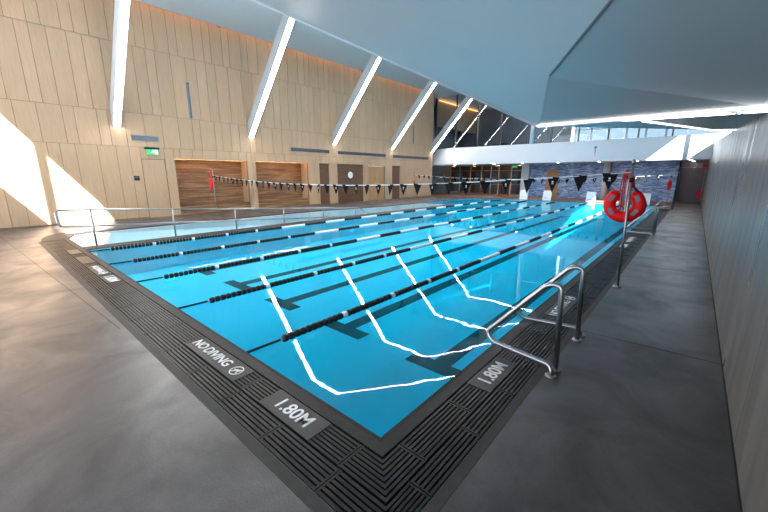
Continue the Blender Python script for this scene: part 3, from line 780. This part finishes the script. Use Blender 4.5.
MB().lathe([(.085, -.034), (.085, -.028)], (0, 0, 0), 'Z', 14).build('lamp', 'down', t)
t = thing('emblem', 'small blue ball on a red stroke mounted on the white gallery front', 'emblem', (-5.72, GY, 3.55))
s = MB(); s.lathe([(.0, -.03), (.07, -.025), (.09, -.008), (.09, -.001)][::1], (0, 0, .28), 'Y', 16); s.build('ball', 'bluebright', t)
MB().add([(-.03, -.02, .14), (.035, -.02, .14), (.0, -.02, -.4), (-.03, -.001, .14), (.035, -.001, .14), (.0, -.001, -.4)], [(2, 1, 0), (3, 4, 5), (0, 1, 4, 3), (1, 2, 5, 4), (2, 0, 3, 5)]).build('stroke', 'red', t)
mull = [-19.2, -17.07, -14.92, -12.82, -10.63, -8.82, -6.93, -5.05, -3.33, -1.54, RW]
for i, (a, c) in enumerate(zip(mull, mull[1:])):
    zt_ = lambda x: min(CZ - .02, F1[2] + (x - F1[0]) / (F2[0] - F1[0]) * (F2[2] - F1[2]) - .02)
    vs = [(a, GY + .1, 4.32), (c, GY + .1, 4.32), (c, GY + .1, zt_(c)), (a, GY + .1, zt_(a))]
    w = MB().add(vs, [(0, 1, 2, 3)]).build('window_%d' % (i + 1), 'glass'); w['kind'] = 'structure'
    MB().box(a - .04, a + .04, GY + .05, GY + .17, 4.32, zt_(a)).build('mullion', 'frame', w)
    if a < -9: MB().box(a, c, GY + .06, GY + .12, 4.3, 4.36).build('sill_bar', 'frame', w)
tag(MB().tube([(-10.2, GY - .02, 4.32), (-10.2, GY - .02, 9.0)], .16, 16).build('column', 'palecol'), 'slim pale blue column standing before the gallery glass', 'column')
# gallery interior
struct(MB().box(-21.5, -12.4, 38, 38.2, 3.1, 8.9), 'wall_gallery_back', 'gdark')
struct(MB().box(-12.4, -9.2, 36.5, 36.7, 3.1, 8.9).box(-22, -21.5, 29.8, 38.2, 3.1, 8.9), 'wall_gallery_side', 'gint')
struct(MB().box(-21.4, -15.5, 37.6, 37.9, 3.1, 5.6), 'trim_11', 'gdark')
# exterior glazing grid at the back of the gallery on the right
fr = MB()
for x in [-9.2 + k * 1.36 for k in range(9)]: fr.box(x - .07, x + .07, 37.9, 38.05, 3.1, 7.2)
for z in (3.15, 4.9, 6.0, 7.1): fr.box(-9.2, 1.7, 37.9, 38.05, z - .06, z + .06)
wfr = fr.build('window_20', 'white'); wfr['kind'] = 'structure'
MB().add([(-9.3, 37.98, 3.1), (1.9, 37.98, 3.1), (1.9, 37.98, 9), (-9.3, 37.98, 9)], [(0, 1, 2, 3)]).build('pane', 'skydim', wfr)
fr = MB()
for y in (29.6, 31.7, 33.8, 35.9, 38.0): fr.box(RW + .1, RW + .2, y - .06, y + .06, 3.9, 7)
wfr = fr.build('window_21', 'white'); wfr['kind'] = 'structure'
MB().add([(RW + .15, GY, 3.1), (RW + .15, 38, 3.1), (RW + .15, 38, 8), (RW + .15, GY, 8)], [(0, 1, 2, 3)]).build('pane', 'skydim', wfr)  # pane added to dim the sky past the gallery end
fr = MB()
for y in (14, 18, 22, 26, 28.66): fr.box(RW + .1, RW + .2, y - .05, y + .05, 2.9, 2.87 + (y - 10.9) * .163)
wfr = fr.build('window_22', 'white'); wfr['kind'] = 'structure'
MB().add([(RW + .15, 10.9, 2.6), (RW + .15, GY, 3.6), (RW + .15, GY, 6.0), (RW + .15, 10.9, 3.0)], [(0, 1, 2, 3)]).build('pane', 'clere', wfr)
struct(MB().box(-9.2, RW + 1.3, 37.0, 37.1, 3.1, 4.15), 'trim_12', 'gint')
for i, (x, y) in enumerate(((-16.6, 33.5), (-15.2, 34.2), (-13.9, 33.2))):
    t = thing('exercise_machine', 'dark exercise machine upstairs behind the gallery glass, %s from the left' % nth(i), 'exercise machine', (x, y, 3.1), .3 * i, 'exercise machines in the gallery')
    MB().box(-.35, .35, -.8, .8, 0, .22).build('deck', 'black', t)
    MB().tube([(-.33, .7, .2), (-.33, .85, 1.4)], .04, 8).tube([(.33, .7, .2), (.33, .85, 1.4)], .04, 8).build('uprights', 'steel_dk', t)
    MB().box(-.36, .36, .75, .9, 1.35, 1.75).build('console', 'black', t); MB().tube([(-.35, .8, 1.1), (-.35, .2, 1.05)], .03, 8).tube([(.35, .8, 1.1), (.35, .2, 1.05)], .03, 8).build('handlebars', 'steel_dk', t)

# ------------------------------------------------------------------ far lower wall
struct(MB().box(-12.0, -1.0, FY, FY + .2, 0, 2.9), 'wall_far', 'stone')
struct(MB().box(-1.02, RW + .1, 34.3, 34.5, 0, 2.9).box(-1.05, -1.0, FY, 34.4, 0, 2.9), 'wall_far_recess', 'darkpanel')
d = MB().box(-.92, .38, 34.22, 34.29, .02, 2.42).build('door_3', 'darkpanel'); d['kind'] = 'structure'
MB().box(-1.0, -.92, 34.18, 34.3, 0, 2.5).box(.38, .46, 34.18, 34.3, 0, 2.5).box(-1.0, .46, 34.18, 34.3, 2.42, 2.5).build('door_frame', 'gdark', d)
MB().tube([(-.8, 34.22, .9), (-.8, 34.16, .92), (-.8, 34.16, 1.3), (-.8, 34.22, 1.32)], .015, 8).build('door_handle', 'steel_dk', d)
t = thing('exit_sign', 'small red exit sign high beside the dark far door', 'exit sign', (.3, 33.6, 2.5))
MB().box(-.12, .12, -.03, .03, -.1, .1).build('housing', 'red', t, .01)
t = thing('fire_extinguisher', 'red fire extinguisher beside the dark door at the far end', 'fire extinguisher', (.3, 33.5, .32))
MB().lathe([(.07, 0), (.085, .02), (.085, .48), (.07, .56), (.03, .6), (.03, .64)], (0, 0, 0), 'Z', 16).build('cylinder', 'red', t)
MB().tube([(0, 0, .62), (0, 0, .68), (-.05, -.05, .7)], .018, 8).build('valve', 'black', t)
MB().tube([(-.02, -.03, .66), (-.1, -.06, .6), (-.1, -.06, .3)], .012, 6).build('hose', 'black', t)
tag(MB().box(-12.1, -11.45, 33.0, 33.39, 0, 2.9).build('column', 'palecol'), 'broad pale blue column between the glazed lobby and the stone wall', 'column')
tag(MB().tube([(-5.4, 32.9, 0), (-5.4, 32.9, 2.9)], .25, 18).build('column', 'palecol'), 'round pale column in front of the blue stone wall', 'column')
t = thing('wood_portal', 'orange wood framed opening in the blue stone wall', 'portal', (-9.5, 33.39, 0))
MB().box(-.5, -.4, -.08, -.001, 0, 2.38).box(.4, .5, -.08, -.001, 0, 2.38).box(-.5, .5, -.08, -.001, 2.28, 2.38).build('frame', 'warmwood', t)
MB().box(-.4, .4, -.03, -.001, 0, 2.28).build('leaf', 'warmwood', t)
# lobby glazing
xs = [-22.2, -20.5, -19.7, -18.6, -17.4, -16.2, -15.2, -14.4, -13.2, -12.1]
for i, (a, c) in enumerate(zip(xs, xs[1:])):
    w = MB().add([(a, FY, .05), (c, FY, .05), (c, FY, 2.9), (a, FY, 2.9)], [(0, 1, 2, 3)]).build('window_%d' % (30 + i), 'glassclear'); w['kind'] = 'structure'
    MB().box(a - .05, a + .05, FY - .05, FY + .05, 0, 2.9).build('mullion', 'warmwood' if i % 3 else 'steel_dk', w)
    MB().box(a, c, FY - .03, FY + .03, 0, .1).box(a, c, FY - .03, FY + .03, 2.3, 2.36).box(a, c, FY - .03, FY + .03, 1.0, 1.05).build('transom', 'warmwood' if i % 2 else 'steel_dk', w)
struct(MB().box(-23, -11, 37.4, 37.6, 0, 2.9).box(-22.7, -22.5, 33.4, 37.4, 0, 2.9), 'wall_lobby', 'darkwood')
struct(MB().box(-22.4, -22.2, 28.2, 38.4, 0, 9.2), 'wall_leak_block', 'gint')  # added to stop sky light leaking in from the left
struct(MB().box(-19.5, -19.3, 29.9, 37.9, 6.4, 8.86), 'wall_gallery_wood', 'plycol')
t = thing('cove_light', 'warm light line high behind the gallery glass on the left', 'cove light', (-19.2, 34, 8.72))
MB().box(-.04, .04, -4, 3.8, -.02, .02).build('diffuser', 'ledwarm', t)
for k, x in enumerate((-20.9, -18.3, -16.3, -14.6)):
    t = MB().box(x - .5, x + .5, 37.3, 37.39, 0, 2.2).build('door_%d' % (5 + k), 'gdark'); t['kind'] = 'structure'
for i, x in enumerate((-20.5, -18.0, -15.5, -13.2)):
    t = thing('lobby_lamp', 'warm ceiling lamp in the glazed lobby under the gallery, %s from the left' % nth(i), 'lamp', (x, 35.4, 2.88), 0, 'lobby lamps')
    MB().lathe([(.16, -.05), (.18, -.001)], (0, 0, 0), 'Z', 16).build('rim', 'white', t)
    MB().lathe([(.15, -.06), (.15, -.05)], (0, 0, 0), 'Z', 16).build('lamp', 'warmroom', t)
t = thing('exit_sign', 'small green exit sign under the gallery in the glazed lobby', 'exit sign', (-12.85, 33.2, 2.66))
MB().box(-.24, .24, 0, .06, -.09, .09).build('housing', 'frame', t); MB().box(-.22, .22, -.006, 0, -.075, .075).build('panel', 'green', t)

# lane boards on the far edge
for i, x in enumerate((-10.15, -8.4, -5.45, -2.35)):
    t = thing('lane_board', 'white upright board with a blue mark on the far pool edge, %s from the left' % nth(i), 'board', (x, 28.62, 0), 0, 'white boards on the far pool edge')
    b = MB().add([(-.3, -.1, .03), (.3, -.1, .03), (.3, .08, .76), (-.3, .08, .76), (-.3, .0, .03), (.3, .0, .03), (.3, .12, .76), (-.3, .12, .76)], [(0, 1, 2, 3), (7, 6, 5, 4), (0, 4, 5, 1), (1, 5, 6, 2), (2, 6, 7, 3), (3, 7, 4, 0)])
    b.build('panel', 'white', t)
    MB().box(-.28, .28, -.1, .3, 0, .03).build('base', 'steel_dk', t)
    MB().bar((-.17, -.078, .2), (.02, -.07, .24), (0, 1, 4), .012, .07).bar((.0, -.068, .24), (.17, -.078, .21), (0, 1, 4), .012, .07).build('blue_mark', 'blue', t)

# ------------------------------------------------------------------ near wall behind the camera, with sun window and added low sky-light opening
nw = MB()
nw.box(LW - .1, RW + .25, NY - .2, NY, 1.9, 4.55)
nw.box(LW - .1, RW + .25, NY - .2, NY, 7.85, 9.2)
nw.box(LW - .1, -18.2, NY - .2, NY, 0, 9.2).box(-8.3, RW + .25, NY - .2, NY, 4.55, 7.85)
for x in (-12, -6): nw.box(x - .1, x + .1, NY - .2, NY, 0, 2.45)
nw.box(-13.0, -12.8, NY - .2, NY, 4.5, 7.9)
struct(nw, 'wall_near', 'ply')
struct(MB().box(LW - 1, RW + 3, NY - 2.6, NY - .2, 2.5, 2.62), 'sun_blocker', 'white')  # unseen slab added to keep sun out of the low opening

# ------------------------------------------------------------------ light
wld = bpy.data.worlds.new('World'); SC.world = wld; wld.use_nodes = True
bg = wld.node_tree.nodes['Background']; bg.inputs['Color'].default_value = (.80, .90, 1.0, 1); bg.inputs['Strength'].default_value = 5.0
sun = bpy.data.lights.new('sun', 'SUN'); sun.energy = 42; sun.angle = math.radians(.6); sun.color = (1, .96, .9)
so = bpy.data.objects.new('sun', sun); COL.objects.link(so)
so.rotation_euler = Vector((-1.65, 1, -1.4)).to_track_quat('-Z', 'Y').to_euler()

# ------------------------------------------------------------------ camera
cam = bpy.data.cameras.new('camera'); co = bpy.data.objects.new('camera', cam); COL.objects.link(co)
cam.sensor_width = 36; cam.lens = 351 / 768 * 36; cam.clip_start = .05
R = ((.754853527, .147483866, -.639096755), (.655893400, -.169735992, .735522631), (0, -.974391196, -.224859507))
co.matrix_world = Matrix(((R[0][0], -R[0][1], -R[0][2], 0), (R[1][0], -R[1][1], -R[1][2], 0), (R[2][0], -R[2][1], -R[2][2], 1.92), (0, 0, 0, 1)))
SC.camera = co
vs = SC.view_settings; vs.view_transform = 'Standard'; vs.look = 'None'; vs.exposure = 0.6; vs.gamma = 1; vs.use_curve_mapping = False
SC.cycles.max_bounces = 10; SC.cycles.transparent_max_bounces = 16; SC.cycles.caustics_reflective = False; SC.cycles.caustics_refractive = False
